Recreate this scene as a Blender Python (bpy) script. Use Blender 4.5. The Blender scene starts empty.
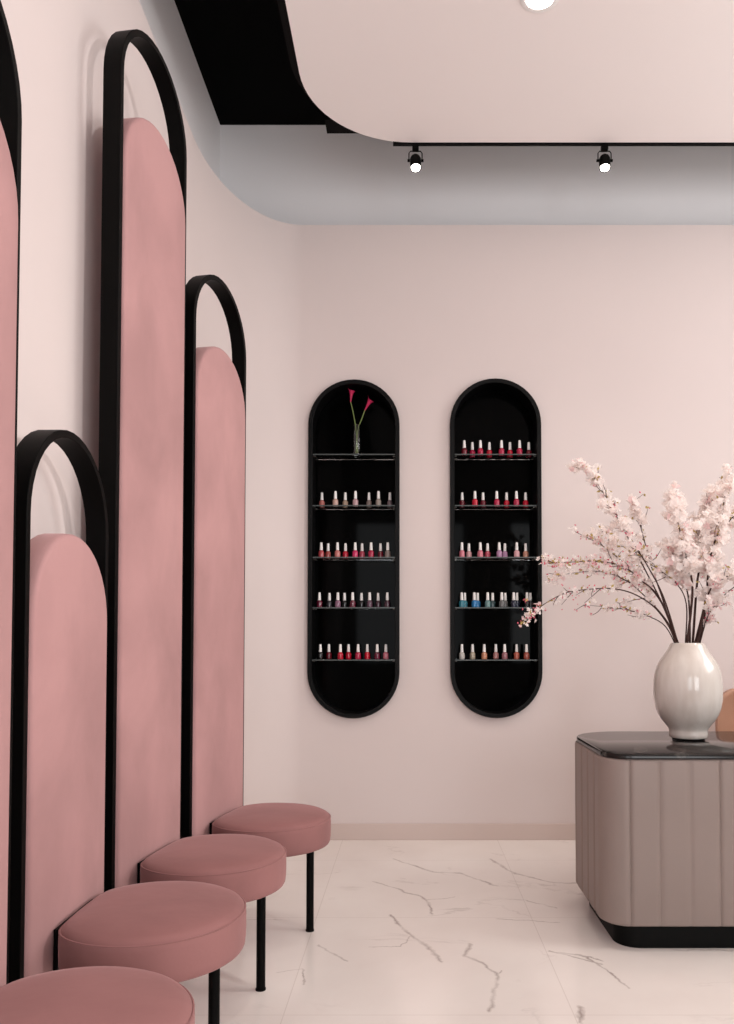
import bpy, bmesh, math, random
from mathutils import Vector, Matrix
from mathutils.geometry import tessellate_polygon
random.seed(7)
PI = math.pi
scene = bpy.context.scene
COL = scene.collection

# ------------------------------------------------------------------ camera
F, PX0, HOR, EYE = 800.0, 410.0, 640.0, 1.2
PITCH = math.radians(1.8)
PY0 = HOR - F * math.tan(PITCH)
cam_d = bpy.data.cameras.new('camera')
cam = bpy.data.objects.new('camera', cam_d)
COL.objects.link(cam)
cam.location = (0, 0, EYE)
cam.rotation_euler = (PI / 2 + PITCH, 0, 0)
cam_d.sensor_fit = 'HORIZONTAL'
cam_d.sensor_width = 36.0
W_FRAME = 734.0
# Blender's sensor fit and shift use the horizontal side here
cam_d.lens = 36.0 * F / W_FRAME
cam_d.shift_x = (367.0 - PX0) / W_FRAME
cam_d.shift_y = (PY0 - 512.0) / W_FRAME
cam_d.clip_start = 0.02
scene.camera = cam


def P(px, py, Y):
    """world point on the plane y = Y seen at photo pixel (px, py)"""
    u, v = (px - PX0) / F, (PY0 - py) / F
    dy = math.cos(PITCH) - v * math.sin(PITCH)
    dz = math.sin(PITCH) + v * math.cos(PITCH)
    s = Y / dy
    return Vector((u * s, Y, EYE + dz * s))


def PZ(px, py, Z):
    """world point on the plane z = Z seen at photo pixel (px, py)"""
    u, v = (px - PX0) / F, (PY0 - py) / F
    dy = math.cos(PITCH) - v * math.sin(PITCH)
    dz = math.sin(PITCH) + v * math.cos(PITCH)
    s = (Z - EYE) / dz
    return Vector((u * s, dy * s, Z))


# ------------------------------------------------------------------ helpers
def tag(o, label=None, cat=None, group=None, kind=None):
    if label: o['label'] = label
    if cat: o['category'] = cat
    if group: o['group'] = group
    if kind: o['kind'] = kind
    return o


def obj(name, bm, mat, parent=None, smooth=True, bevel=0.0, angle=40):
    me = bpy.data.meshes.new(name)
    bmesh.ops.recalc_face_normals(bm, faces=bm.faces[:])
    bm.to_mesh(me)
    bm.free()
    if mat is not None:
        for m in (mat if isinstance(mat, (list, tuple)) else [mat]):
            me.materials.append(m)
    o = bpy.data.objects.new(name, me)
    COL.objects.link(o)
    if parent is not None:
        o.parent = parent
    if smooth:
        for p in me.polygons: p.use_smooth = True
        try:
            me.set_sharp_from_angle(angle=math.radians(angle))
        except Exception:
            pass
    if bevel > 0:
        b = o.modifiers.new('bevel', 'BEVEL')
        b.width = bevel; b.segments = 2; b.limit_method = 'ANGLE'
        b.angle_limit = math.radians(40)
    return o


def thing(name, label, cat, loc=(0, 0, 0), rotz=0.0, group=None):
    o = bpy.data.objects.new(name, None)
    COL.objects.link(o)
    o.empty_display_size = 0.05
    o.location = loc
    o.rotation_euler = (0, 0, rotz)
    return tag(o, label, cat, group)


def struct(name, bm, mat, **k):
    o = obj(name, bm, mat, **k)
    o['kind'] = 'structure'
    return o


def add_box(bm, x0, x1, y0, y1, z0, z1):
    v = [bm.verts.new(c) for c in ((x0, y0, z0), (x1, y0, z0), (x1, y1, z0), (x0, y1, z0),
                                   (x0, y0, z1), (x1, y0, z1), (x1, y1, z1), (x0, y1, z1))]
    for f in ((0, 3, 2, 1), (4, 5, 6, 7), (0, 1, 5, 4), (1, 2, 6, 5), (2, 3, 7, 6), (3, 0, 4, 7)):
        bm.faces.new([v[i] for i in f])


def add_lathe(bm, prof, n=32, center=(0, 0), M=None):
    """prof: list of (r, z); r = 0 ends are closed with a point"""
    rings = []
    for r, z in prof:
        if r < 1e-6:
            rings.append([bm.verts.new((center[0], center[1], z))])
        else:
            rings.append([bm.verts.new((center[0] + r * math.cos(2 * PI * k / n),
                                        center[1] + r * math.sin(2 * PI * k / n), z)) for k in range(n)])
    for a, b in zip(rings, rings[1:]):
        for k in range(n):
            k2 = (k + 1) % n
            if len(a) == 1 and len(b) == 1: continue
            if len(a) == 1: bm.faces.new((a[0], b[k], b[k2]))
            elif len(b) == 1: bm.faces.new((a[k], a[k2], b[0]))
            else: bm.faces.new((a[k], a[k2], b[k2], b[k]))
    if M is not None:
        for ring in rings:
            for v in ring: v.co = M @ v.co


def add_tube(bm, pts, radii, n=8, cap=True):
    pts = [Vector(p) for p in pts]
    if not isinstance(radii, (list, tuple)): radii = [radii] * len(pts)
    rings = []
    up = Vector((0.31, 0.52, 0.79))
    for i, p in enumerate(pts):
        t = (pts[min(i + 1, len(pts) - 1)] - pts[max(i - 1, 0)])
        t = t.normalized() if t.length > 1e-9 else Vector((0, 0, 1))
        a = t.cross(up)
        if a.length < 1e-3: a = t.cross(Vector((1, 0, 0)))
        a.normalize(); b = t.cross(a)
        rings.append([bm.verts.new(p + radii[i] * (a * math.cos(2 * PI * k / n) + b * math.sin(2 * PI * k / n)))
                      for k in range(n)])
    for r0, r1 in zip(rings, rings[1:]):
        for k in range(n):
            bm.faces.new((r0[k], r0[(k + 1) % n], r1[(k + 1) % n], r1[k]))
    if cap:
        bm.faces.new(rings[0]); bm.faces.new(rings[-1][::-1])


def loft(bm, rings, cap0=True, cap1=True, closed=True):
    vs = [[bm.verts.new(p) for p in r] for r in rings]
    n = len(vs[0])
    for a, b in zip(vs, vs[1:]):
        for k in range(n if closed else n - 1):
            bm.faces.new((a[k], a[(k + 1) % n], b[(k + 1) % n], b[k]))
    if cap0: bm.faces.new(vs[0])
    if cap1: bm.faces.new(vs[-1][::-1])
    return vs


def spline(pts, n=8):
    pts = [Vector(p) for p in pts]
    out = []
    for i in range(len(pts) - 1):
        p0 = pts[max(i - 1, 0)]; p1 = pts[i]; p2 = pts[i + 1]; p3 = pts[min(i + 2, len(pts) - 1)]
        for k in range(n):
            t = k / n
            out.append(0.5 * ((2 * p1) + (p2 - p0) * t + (2 * p0 - 5 * p1 + 4 * p2 - p3) * t * t
                              + (3 * p1 - p0 - 3 * p2 + p3) * t ** 3))
    out.append(pts[-1])
    return out


# ------------------------------------------------------------------ materials
def srgb(r, g, b):
    def f(c):
        c /= 255.0
        return c / 12.92 if c <= 0.04045 else ((c + 0.055) / 1.055) ** 2.4
    return (f(r), f(g), f(b), 1.0)


def mat(name, col, rough=0.5, spec=0.5, metal=0.0, sheen=0.0, sheen_tint=None, coat=0.0, emit=None, emit_s=0.0,
        trans=0.0, noise=0.0, nscale=8.0, bump=0.0, bscale=60.0, ior=None):
    m = bpy.data.materials.new(name)
    m.use_nodes = True
    nt = m.node_tree
    b = nt.nodes['Principled BSDF']
    b.inputs['Base Color'].default_value = col
    b.inputs['Roughness'].default_value = rough
    b.inputs['Metallic'].default_value = metal
    b.inputs['Specular IOR Level'].default_value = spec
    if sheen:
        b.inputs['Sheen Weight'].default_value = sheen
        b.inputs['Sheen Roughness'].default_value = 0.35
        if sheen_tint: b.inputs['Sheen Tint'].default_value = sheen_tint
    if coat:
        b.inputs['Coat Weight'].default_value = coat
        b.inputs['Coat Roughness'].default_value = 0.05
    if trans: b.inputs['Transmission Weight'].default_value = trans
    if ior: b.inputs['IOR'].default_value = ior
    if emit:
        b.inputs['Emission Color'].default_value = emit
        b.inputs['Emission Strength'].default_value = emit_s
    if noise or bump:
        tc = nt.nodes.new('ShaderNodeTexCoord')
    if noise:
        nz = nt.nodes.new('ShaderNodeTexNoise')
        nz.inputs['Scale'].default_value = nscale
        nz.inputs['Detail'].default_value = 5.0
        nt.links.new(tc.outputs['Object'], nz.inputs['Vector'])
        mp = nt.nodes.new('ShaderNodeMapRange')
        mp.inputs['From Min'].default_value = 0.3; mp.inputs['From Max'].default_value = 0.7
        mp.inputs['To Min'].default_value = 1 - noise; mp.inputs['To Max'].default_value = 1 + noise
        nt.links.new(nz.outputs['Fac'], mp.inputs['Value'])
        mx = nt.nodes.new('ShaderNodeVectorMath'); mx.operation = 'SCALE'
        mx.inputs[0].default_value = col[:3]
        nt.links.new(mp.outputs['Result'], mx.inputs['Scale'])
        nt.links.new(mx.outputs['Vector'], b.inputs['Base Color'])
    if bump:
        n2 = nt.nodes.new('ShaderNodeTexNoise')
        n2.inputs['Scale'].default_value = bscale
        nt.links.new(tc.outputs['Object'], n2.inputs['Vector'])
        bp = nt.nodes.new('ShaderNodeBump')
        bp.inputs['Strength'].default_value = bump
        bp.inputs['Distance'].default_value = 0.004
        nt.links.new(n2.outputs['Fac'], bp.inputs['Height'])
        nt.links.new(bp.outputs['Normal'], b.inputs['Normal'])
    return m


def velvet(name, col, tint):
    """short-pile velvet: brushed nap patches plus a sheen lobe"""
    m = bpy.data.materials.new(name)
    m.use_nodes = True
    nt = m.node_tree; N = nt.nodes; L = nt.links
    b = N['Principled BSDF']
    tc = N.new('ShaderNodeTexCoord')
    info = N.new('ShaderNodeObjectInfo')
    off = N.new('ShaderNodeVectorMath'); off.operation = 'SCALE'
    off.inputs[0].default_value = (13.0, 7.0, 5.0)
    L.new(info.outputs['Random'], off.inputs['Scale'])
    add = N.new('ShaderNodeVectorMath'); add.operation = 'ADD'
    L.new(tc.outputs['Object'], add.inputs[0]); L.new(off.outputs['Vector'], add.inputs[1])
    mapn = N.new('ShaderNodeMapping'); mapn.inputs['Scale'].default_value = (1.0, 1.5, 1.0)
    mapn.inputs['Rotation'].default_value = (0.5, 0, 0)
    L.new(add.outputs['Vector'], mapn.inputs['Vector'])
    n1 = N.new('ShaderNodeTexNoise'); n1.inputs['Scale'].default_value = 2.2
    n1.inputs['Detail'].default_value = 6; n1.inputs['Distortion'].default_value = 0.3
    L.new(mapn.outputs['Vector'], n1.inputs['Vector'])
    r = N.new('ShaderNodeMapRange')
    r.inputs['From Min'].default_value = 0.32; r.inputs['From Max'].default_value = 0.68
    r.inputs['To Min'].default_value = 0.86; r.inputs['To Max'].default_value = 1.12
    L.new(n1.outputs['Fac'], r.inputs['Value'])
    s = N.new('ShaderNodeVectorMath'); s.operation = 'SCALE'; s.inputs[0].default_value = col[:3]
    L.new(r.outputs['Result'], s.inputs['Scale'])
    L.new(s.outputs['Vector'], b.inputs['Base Color'])
    b.inputs['Roughness'].default_value = 0.85
    b.inputs['Specular IOR Level'].default_value = 0.15
    b.inputs['Sheen Weight'].default_value = 0.25
    b.inputs['Sheen Roughness'].default_value = 0.4
    b.inputs['Sheen Tint'].default_value = tint
    n2 = N.new('ShaderNodeTexNoise'); n2.inputs['Scale'].default_value = 9.0; n2.inputs['Detail'].default_value = 4
    L.new(add.outputs['Vector'], n2.inputs['Vector'])
    bp = N.new('ShaderNodeBump'); bp.inputs['Strength'].default_value = 0.25; bp.inputs['Distance'].default_value = 0.01
    L.new(n2.outputs['Fac'], bp.inputs['Height']); L.new(bp.outputs['Normal'], b.inputs['Normal'])
    return m


M_WALL = mat('pink_plaster', srgb(219, 207, 204), 0.75, 0.2, noise=0.012, nscale=1.2)
M_UPPER = mat('grey_plaster', srgb(240, 238, 239), 0.85, 0.2)
M_PANEL = mat('ceiling_panel_paint', srgb(242, 235, 233), 0.8, 0.2)
M_DARK = mat('black_ceiling_paint', (0.0022, 0.002, 0.002, 1), 0.95, 0.05)
M_DARK2 = mat('black_soffit_paint', (0.006, 0.005, 0.005, 1), 0.8, 0.1)
M_BASE = mat('baseboard_paint', srgb(208, 191, 184), 0.6, 0.25)
M_OTHER = mat('white_plaster', srgb(216, 210, 207), 0.85, 0.2)
M_VELVET = velvet('pink_velvet', srgb(174, 134, 133), srgb(255, 222, 222))
M_SEATV = velvet('dimmed_pink_velvet', srgb(142, 100, 98), srgb(255, 215, 215))  # seats' pink velvet, colour lowered to stand in for shade on their tops
M_FRAME = mat('black_powder_coat', (0.0014, 0.0012, 0.0011, 1), 0.5, 0.08, bump=0.04, bscale=300)
M_NICHE = mat('black_lacquer_frame', (0.0016, 0.0015, 0.0015, 1), 0.45, 0.14)
M_BACKP = mat('black_gloss_back', (0.001, 0.001, 0.001, 1), 0.05, 0.03)
M_GLASS = mat('clear_glass', (0.93, 0.96, 0.95, 1), 0.02, 0.5, trans=1.0, ior=1.45)
M_EDGE = mat('polished_glass_edge', (0.07, 0.08, 0.078, 1), 0.25, 0.3)
M_COUNTER = mat('taupe_leather', srgb(143, 129, 123), 0.5, 0.3, bump=0.08, bscale=220, noise=0.03, nscale=3)
M_PLINTH = mat('black_plinth', (0.002, 0.0022, 0.0021, 1), 0.6, 0.12)
M_TAN = mat('tan_leather', srgb(178, 134, 110), 0.5, 0.4, noise=0.05, nscale=6)
M_LENS = mat('lamp_glow', (1, 1, 1, 1), 0.3, emit=(1.0, 0.93, 0.82, 1), emit_s=25)
M_CAP = mat('white_cap', srgb(240, 238, 236), 0.3, 0.5)
M_STEM = mat('branch_bark', srgb(66, 46, 42), 0.8, 0.2, noise=0.25, nscale=60)
M_BLOSSOM = mat('blossom_petals', srgb(253, 246, 243), 0.8, 0.1)
M_BLOSSOM2 = mat('blossom_petals_deep', srgb(246, 220, 220), 0.8, 0.1)
M_BUD = mat('blossom_buds', srgb(205, 96, 116), 0.7, 0.2)
M_LEAF = mat('young_leaf', srgb(176, 154, 92), 0.6, 0.3)
M_LSTEM = mat('calla_stem', srgb(122, 140, 78), 0.5, 0.4)
M_CALLA = mat('calla_bloom', srgb(200, 40, 90), 0.45, 0.4)
M_DISC = mat('dark_disc', (0.006, 0.005, 0.005, 1), 0.9, 0.1)
M_SILVER = mat('brushed_steel', (0.12, 0.115, 0.11, 1), 0.35, metal=1.0)

# the blossom petals let a little light through
for m_ in (M_BLOSSOM, M_BLOSSOM2):
    nt_ = m_.node_tree
    tr_ = nt_.nodes.new('ShaderNodeBsdfTranslucent')
    tr_.inputs['Color'].default_value = nt_.nodes['Principled BSDF'].inputs['Base Color'].default_value
    ms_ = nt_.nodes.new('ShaderNodeMixShader'); ms_.inputs[0].default_value = 0.5
    nt_.links.new(nt_.nodes['Principled BSDF'].outputs[0], ms_.inputs[1])
    nt_.links.new(tr_.outputs[0], ms_.inputs[2])
    nt_.links.new(ms_.outputs[0], nt_.nodes['Material Output'].inputs['Surface'])


def vase_mat():
    m = mat('glazed_ceramic', srgb(226, 217, 208), 0.18, 0.5, coat=0.5)
    nt = m.node_tree; N = nt.nodes; L = nt.links; b = N['Principled BSDF']
    tc = N.new('ShaderNodeTexCoord'); mp = N.new('ShaderNodeMapping')
    mp.inputs['Scale'].default_value = (9, 9, 2.2)
    L.new(tc.outputs['Object'], mp.inputs['Vector'])
    nz = N.new('ShaderNodeTexNoise'); nz.inputs['Scale'].default_value = 1.3; nz.inputs['Detail'].default_value = 6
    L.new(mp.outputs['Vector'], nz.inputs['Vector'])
    cr = N.new('ShaderNodeValToRGB')
    cr.color_ramp.elements[0].position = 0.35; cr.color_ramp.elements[0].color = srgb(203, 193, 184)
    cr.color_ramp.elements[1].position = 0.65; cr.color_ramp.elements[1].color = srgb(222, 216, 209)
    L.new(nz.outputs['Fac'], cr.inputs['Fac']); L.new(cr.outputs['Color'], b.inputs['Base Color'])
    return m


def stone_mat():
    m = mat('dark_polished_stone', (0.02, 0.018, 0.018, 1), 0.13, 0.28)
    nt = m.node_tree; N = nt.nodes; L = nt.links; b = N['Principled BSDF']
    tc = N.new('ShaderNodeTexCoord')
    nz = N.new('ShaderNodeTexNoise'); nz.inputs['Scale'].default_value = 2.1; nz.inputs['Detail'].default_value = 7
    nz.inputs['Distortion'].default_value = 1.2
    L.new(tc.outputs['Object'], nz.inputs['Vector'])
    a = N.new('ShaderNodeMath'); a.operation = 'SUBTRACT'; a.inputs[1].default_value = 0.5
    L.new(nz.outputs['Fac'], a.inputs[0])
    c = N.new('ShaderNodeMath'); c.operation = 'ABSOLUTE'; L.new(a.outputs[0], c.inputs[0])
    cr = N.new('ShaderNodeValToRGB')
    cr.color_ramp.elements[0].position = 0.0; cr.color_ramp.elements[0].color = (0.06, 0.055, 0.05, 1)
    cr.color_ramp.elements[1].position = 0.018; cr.color_ramp.elements[1].color = (0.012, 0.010, 0.0095, 1)
    L.new(c.outputs[0], cr.inputs['Fac']); L.new(cr.outputs['Color'], b.inputs['Base Color'])
    return m


M_VASE = vase_mat()
M_STONE = stone_mat()


def floor_mat():
    m = bpy.data.materials.new('marble_tile')
    m.use_nodes = True
    nt = m.node_tree; N = nt.nodes; L = nt.links
    b = N['Principled BSDF']
    tc = N.new('ShaderNodeTexCoord')

    def vm(op, a=None, bb=None, **kw):
        n = N.new('ShaderNodeVectorMath'); n.operation = op
        for i, x in enumerate((a, bb)):
            if x is None: continue
            if hasattr(x, 'is_output'): L.new(x, n.inputs[i])
            else: n.inputs[i].default_value = x
        return n

    def mm(op, a=None, bb=None, clamp=False):
        n = N.new('ShaderNodeMath'); n.operation = op; n.use_clamp = clamp
        for i, x in enumerate((a, bb)):
            if x is None: continue
            if hasattr(x, 'is_output'): L.new(x, n.inputs[i])
            else: n.inputs[i].default_value = x
        return n.outputs[0]
    pos = tc.outputs['Object']
    # warp
    wz = N.new('ShaderNodeTexNoise'); wz.inputs['Scale'].default_value = 5.5; wz.inputs['Detail'].default_value = 6
    wz.inputs['Roughness'].default_value = 0.6
    L.new(pos, wz.inputs['Vector'])
    w0 = vm('SUBTRACT', wz.outputs['Color'], (0.5, 0.5, 0.5)).outputs[0]
    ws = N.new('ShaderNodeVectorMath'); ws.operation = 'SCALE'; ws.inputs['Scale'].default_value = 0.10
    L.new(w0, ws.inputs[0])
    wp = vm('ADD', pos, ws.outputs[0]).outputs[0]
    flat = vm('MULTIPLY', wp, (1, 1, 0)).outputs[0]
    # strength of the vein varies along its length
    vz = N.new('ShaderNodeTexNoise'); vz.inputs['Scale'].default_value = 9.0; vz.inputs['Detail'].default_value = 3
    L.new(pos, vz.inputs['Vector'])
    q = lambda cx, cy: PZ(280 + cx * 0.436, 780 + cy * 0.436, 0.0)
    veins = [([(245, 308), (300, 355), (345, 385), (372, 418)], .016), ([(300, 355), (280, 380), (200, 380)], .006),
             ([(430, 372), (425, 400), (470, 425), (494, 447), (488, 480), (475, 530)], .016),
             ([(494, 440), (505, 434)], .008),
             ([(215, 232), (320, 265), (350, 285), (348, 308)], .014), ([(335, 275), (400, 268)], .008),
             ([(480, 180), (540, 215), (620, 235), (680, 235)], .016),
             ([(570, 275), (628, 292)], .012),
             ([(260, 182), (350, 212), (420, 215), (500, 245)], .014),
             ([(90, 380), (155, 412)], .010), ([(620, 392), (734, 420)], .012),
             ([(500, 318), (640, 325)], .008), ([(0, 440), (50, 436), (58, 470)], .008),
             ([(685, 520), (690, 560)], .014), ([(632, 395), (700, 403), (755, 440), (800, 475)], .011), ([(700, 403), (740, 412)], .007)]
    acc = None
    for pl, wd in veins:
        for a, c in zip(pl, pl[1:]):
            A = q(*a); B = q(*c); D = B - A
            ap = vm('SUBTRACT', flat, (A.x, A.y, 0)).outputs[0]
            dt = vm('DOT_PRODUCT', ap, (D.x / D.length_squared, D.y / D.length_squared, 0)).outputs['Value']
            t = mm('ADD', dt, 0.0, clamp=True)
            sc = N.new('ShaderNodeVectorMath'); sc.operation = 'SCALE'
            sc.inputs[0].default_value = (D.x, D.y, 0); L.new(t, sc.inputs['Scale'])
            dd = vm('DISTANCE', ap, sc.outputs[0]).outputs['Value']
            dn = mm('MULTIPLY', dd, 1.35 / wd)
            acc = dn if acc is None else mm('MINIMUM', acc, dn)
    hand = mm('SUBTRACT', 1.0, acc, clamp=True)
    hs = N.new('ShaderNodeMapRange'); hs.inputs['From Min'].default_value = 0.35; hs.inputs['From Max'].default_value = 0.65
    hs.inputs['To Min'].default_value = 0.25; hs.inputs['To Max'].default_value = 1.0
    L.new(vz.outputs['Fac'], hs.inputs['Value'])
    hand = mm('MULTIPLY', hand, hs.outputs[0])
    # faint natural veins everywhere
    mp = N.new('ShaderNodeMapping'); mp.inputs['Rotation'].default_value = (0, 0, 0.6); mp.inputs['Scale'].default_value = (0.7, 1.5, 1)
    L.new(wp, mp.inputs['Vector'])
    nz = N.new('ShaderNodeTexNoise'); nz.inputs['Scale'].default_value = 1.5; nz.inputs['Detail'].default_value = 5
    nz.inputs['Distortion'].default_value = 0.8
    L.new(mp.outputs[0], nz.inputs['Vector'])
    ab = mm('ABSOLUTE', mm('SUBTRACT', nz.outputs['Fac'], 0.5))
    faint = mm('SUBTRACT', 1.0, mm('MULTIPLY', ab, 70.0), clamp=True)
    gate = N.new('ShaderNodeMapRange'); gate.inputs['From Min'].default_value = 0.5; gate.inputs['From Max'].default_value = 0.72
    gz = N.new('ShaderNodeTexNoise'); gz.inputs['Scale'].default_value = 2.3; L.new(pos, gz.inputs['Vector'])
    L.new(gz.outputs['Fac'], gate.inputs['Value'])
    faint = mm('MULTIPLY', mm('MULTIPLY', faint, gate.outputs[0]), 0.55)
    vein = mm('MAXIMUM', mm('MULTIPLY', hand, 0.8), faint, )
    # soft clouding
    cz = N.new('ShaderNodeTexNoise'); cz.inputs['Scale'].default_value = 1.8; cz.inputs['Detail'].default_value = 4
    L.new(wp, cz.inputs['Vector'])
    cr = N.new('ShaderNodeValToRGB')
    cr.color_ramp.elements[0].position = 0.3; cr.color_ramp.elements[0].color = srgb(232, 224, 219)
    cr.color_ramp.elements[1].position = 0.7; cr.color_ramp.elements[1].color = srgb(242, 236, 231)
    L.new(cz.outputs['Fac'], cr.inputs['Fac'])
    mx = N.new('ShaderNodeMix'); mx.data_type = 'RGBA'
    L.new(vein, mx.inputs['Factor']); L.new(cr.outputs['Color'], mx.inputs['A'])
    mx.inputs['B'].default_value = srgb(140, 124, 118)
    # tile joints
    sep = N.new('ShaderNodeSeparateXYZ'); L.new(pos, sep.inputs[0])
    jl = None
    for o_, off, size in (('X', -0.405, 0.93), ('Y', 2.60, 0.90)):
        t = mm('DIVIDE', mm('SUBTRACT', sep.outputs[o_], off), size)
        fr = mm('SUBTRACT', t, mm('ROUND', t))
        d = mm('MULTIPLY', mm('ABSOLUTE', fr), size)
        j = mm('LESS_THAN', d, 0.0017)
        jl = j if jl is None else mm('MAXIMUM', jl, j)
    mx2 = N.new('ShaderNodeMix'); mx2.data_type = 'RGBA'
    L.new(mm('MULTIPLY', jl, 0.30), mx2.inputs['Factor']); L.new(mx.outputs['Result'], mx2.inputs['A'])
    mx2.inputs['B'].default_value = srgb(178, 164, 155)
    L.new(mx2.outputs['Result'], b.inputs['Base Color'])
    b.inputs['Roughness'].default_value = 0.16
    b.inputs['Specular IOR Level'].default_value = 0.5
    return m


M_FLOOR = floor_mat()

# ------------------------------------------------------------------ the room
D = 4.85          # pink back wall
D2 = 5.02         # plain wall behind it, seen above the pink one
XL = -1.10        # pink left wall
XL2 = -1.215
XR = 3.6
YF = -2.6         # street side, with the shop windows
ZC = P(300, 125, D2).z
ZP = P(400, 225, D).z

bm = bmesh.new()
add_box(bm, XL2 - 0.2, XR + 0.2, YF - 0.2, D2 + 0.2, -0.1, 0.0)
struct('floor', bm, M_FLOOR, smooth=False)
bm = bmesh.new()
add_box(bm, XL2 - 0.2, XR + 0.2, YF - 0.2, D2 + 0.2, ZC, ZC + 0.1)
struct('ceiling', bm, M_DARK, smooth=False)
bm = bmesh.new()
add_box(bm, XL2 - 0.12, XL2, YF - 0.2, D2 + 0.12, 0.0, ZC)
struct('wall_outer_left', bm, M_UPPER, smooth=False)
bm = bmesh.new()
add_box(bm, XL2, XR, D2, D2 + 0.12, 0.0, ZC)
struct('wall_outer_back', bm, M_UPPER, smooth=False)
bm = bmesh.new()
RW = (1.9, 3.9, 1.9, 3.7)         # unseen side window added to light the back wall: y0, y1, z0, z1
for b_ in ((YF - 0.2, RW[0], 0.0, ZC), (RW[1], D2 + 0.12, 0.0, ZC), (RW[0], RW[1], 0.0, RW[2]), (RW[0], RW[1], RW[3], ZC)):
    add_box(bm, XR, XR + 0.12, *b_)
struct('wall_right', bm, M_OTHER, smooth=False)
bm = bmesh.new()
for y0, y1, z0, z1 in ((RW[0], RW[0] + .05, RW[2], RW[3]), (RW[1] - .05, RW[1], RW[2], RW[3]), (RW[0] + .05, RW[1] - .05, RW[2], RW[2] + .05),
                       (RW[0] + .05, RW[1] - .05, RW[3] - .05, RW[3])):
    add_box(bm, XR + .03, XR + .09, y0, y1, z0, z1)
struct('window_3', bm, M_FRAME, smooth=False)
# street wall with two tall shop windows
WZ0, WZ1 = 0.8, 3.1
WIN = [(-0.9, 0.9), (1.55, 3.35)]
bm = bmesh.new()
xs = [XL2] + [x for w in WIN for x in w] + [XR]
for i in range(0, len(xs), 2):
    add_box(bm, xs[i], xs[i + 1], YF - 0.2, YF, 0.0, ZC)
for a, c in WIN:
    add_box(bm, a, c, YF - 0.2, YF, 0.0, WZ0)
    add_box(bm, a, c, YF - 0.2, YF, WZ1, ZC)
struct('wall_front', bm, M_OTHER, smooth=False)
for i, (a, c) in enumerate(WIN):
    bm = bmesh.new()
    for x0, x1, z0, z1 in ((a, a + .05, WZ0, WZ1), (c - .05, c, WZ0, WZ1), (a + .05, c - .05, WZ0, WZ0 + .05),
                           (a + .05, c - .05, WZ1 - .05, WZ1)):
        add_box(bm, x0, x1, YF - .14, YF - .06, z0, z1)
    struct('window_%d' % (i + 1), bm, M_FRAME, smooth=False)

# curved pink wall in front of the plain one
EX, EY, CX0, CY0 = 0.44, 0.85, -0.66, 4.0
path = [Vector((XL + (0.05 if y < 1.5 else 0.05 * (4.0 - y) / 2.5), y, 0)) for y in (YF, -1, 0, 1.5, 2, 3, 3.6)]
for k in range(49):
    a = PI - (PI / 2) * k / 48
    path.append(Vector((CX0 + EX * math.cos(a), CY0 + EY * math.sin(a), 0)))


CXW = CX0 + 0.03
path += [Vector((CX0 + .015, D, 0)), Vector((CXW, D, 0))]


def strip_solid(bm, pts, z0, z1, off, back):
    """wall strip: face along pts shifted by off, closed on top, back points given"""
    n = len(pts)
    sh = []
    for i in range(n):
        t = (pts[min(i + 1, n - 1)] - pts[max(i - 1, 0)]).normalized()
        sh.append(pts[i] + Vector((t.y, -t.x, 0)) * off)
    lo = [bm.verts.new((p.x, p.y, z0)) for p in sh]
    hi = [bm.verts.new((p.x, p.y, z1)) for p in sh]
    bk0 = [bm.verts.new((p.x, p.y, z0)) for p in back]
    bk1 = [bm.verts.new((p.x, p.y, z1)) for p in back]
    for i in range(n - 1):
        bm.faces.new((lo[i], lo[i + 1], hi[i + 1], hi[i]))
        bm.faces.new((hi[i], hi[i + 1], bk1[i + 1], bk1[i]))
        bm.faces.new((bk0[i], bk1[i], bk1[i + 1], bk0[i + 1]))
        bm.faces.new((lo[i], bk0[i], bk0[i + 1], lo[i + 1]))
    bm.faces.new((lo[0], hi[0], bk1[0], bk0[0]))
    bm.faces.new((lo[-1], bk0[-1], bk1[-1], hi[-1]))


backs = []
for i, p in enumerate(path):
    if i < 8: backs.append(Vector((XL2 + .002, p.y, 0)))
    else:
        k = (i - 7) / (len(path) - 8)
        # run along the plain walls towards the corner and on to the back
        if k < 0.55: backs.append(Vector((XL2 + .002, 4.0 + (D2 - .002 - 4.0) * k / 0.55, 0)))
        else: backs.append(Vector((XL2 + .002 + (CXW - XL2 - .002) * (k - .55) / .45, D2 - .002, 0)))
bm = bmesh.new()
strip_solid(bm, path, 0.0, ZP, 0.0, backs)
struct('wall_left', bm, M_WALL, angle=50)
bm = bmesh.new()
strip_solid(bm, path, 0.0, 0.097, 0.012, [p.copy() for p in path])
struct('baseboard_left', bm, M_BASE, angle=50)
bm = bmesh.new()
add_box(bm, CXW, XR, D - 0.012, D, 0.0, 0.097)
struct('baseboard_back', bm, M_BASE, smooth=False, bevel=0.003)

# niches: measured on the photo
LIP_Y = D - 0.035
NICHE = []
for (x0, x1, y0, y1) in ((307.6, 399.5, 379.2, 718.5), (450.3, 542, 378.2, 718.2)):
    cx = P((x0 + x1) / 2, 560, LIP_Y).x
    R = (P(x1, 560, LIP_Y).x - P(x0, 560, LIP_Y).x) / 2
    zt = P((x0 + x1) / 2, y0, LIP_Y).z; zb = P((x0 + x1) / 2, y1, LIP_Y).z
    NICHE.append((cx, R, zb, zt))


def stadium(cx, r, zb, zt, ins, n=24):
    """stadium outline (x, z) of outer radius r, shrunk by ins"""
    pts = []
    q = r - ins
    for k in range(n + 1):
        a = PI * k / n
        pts.append((cx + q * math.cos(a), zt - r + q * math.sin(a)))
    for k in range(n + 1):
        a = PI + PI * k / n
        pts.append((cx + q * math.cos(a), zb + r + q * math.sin(a)))
    return pts


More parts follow.
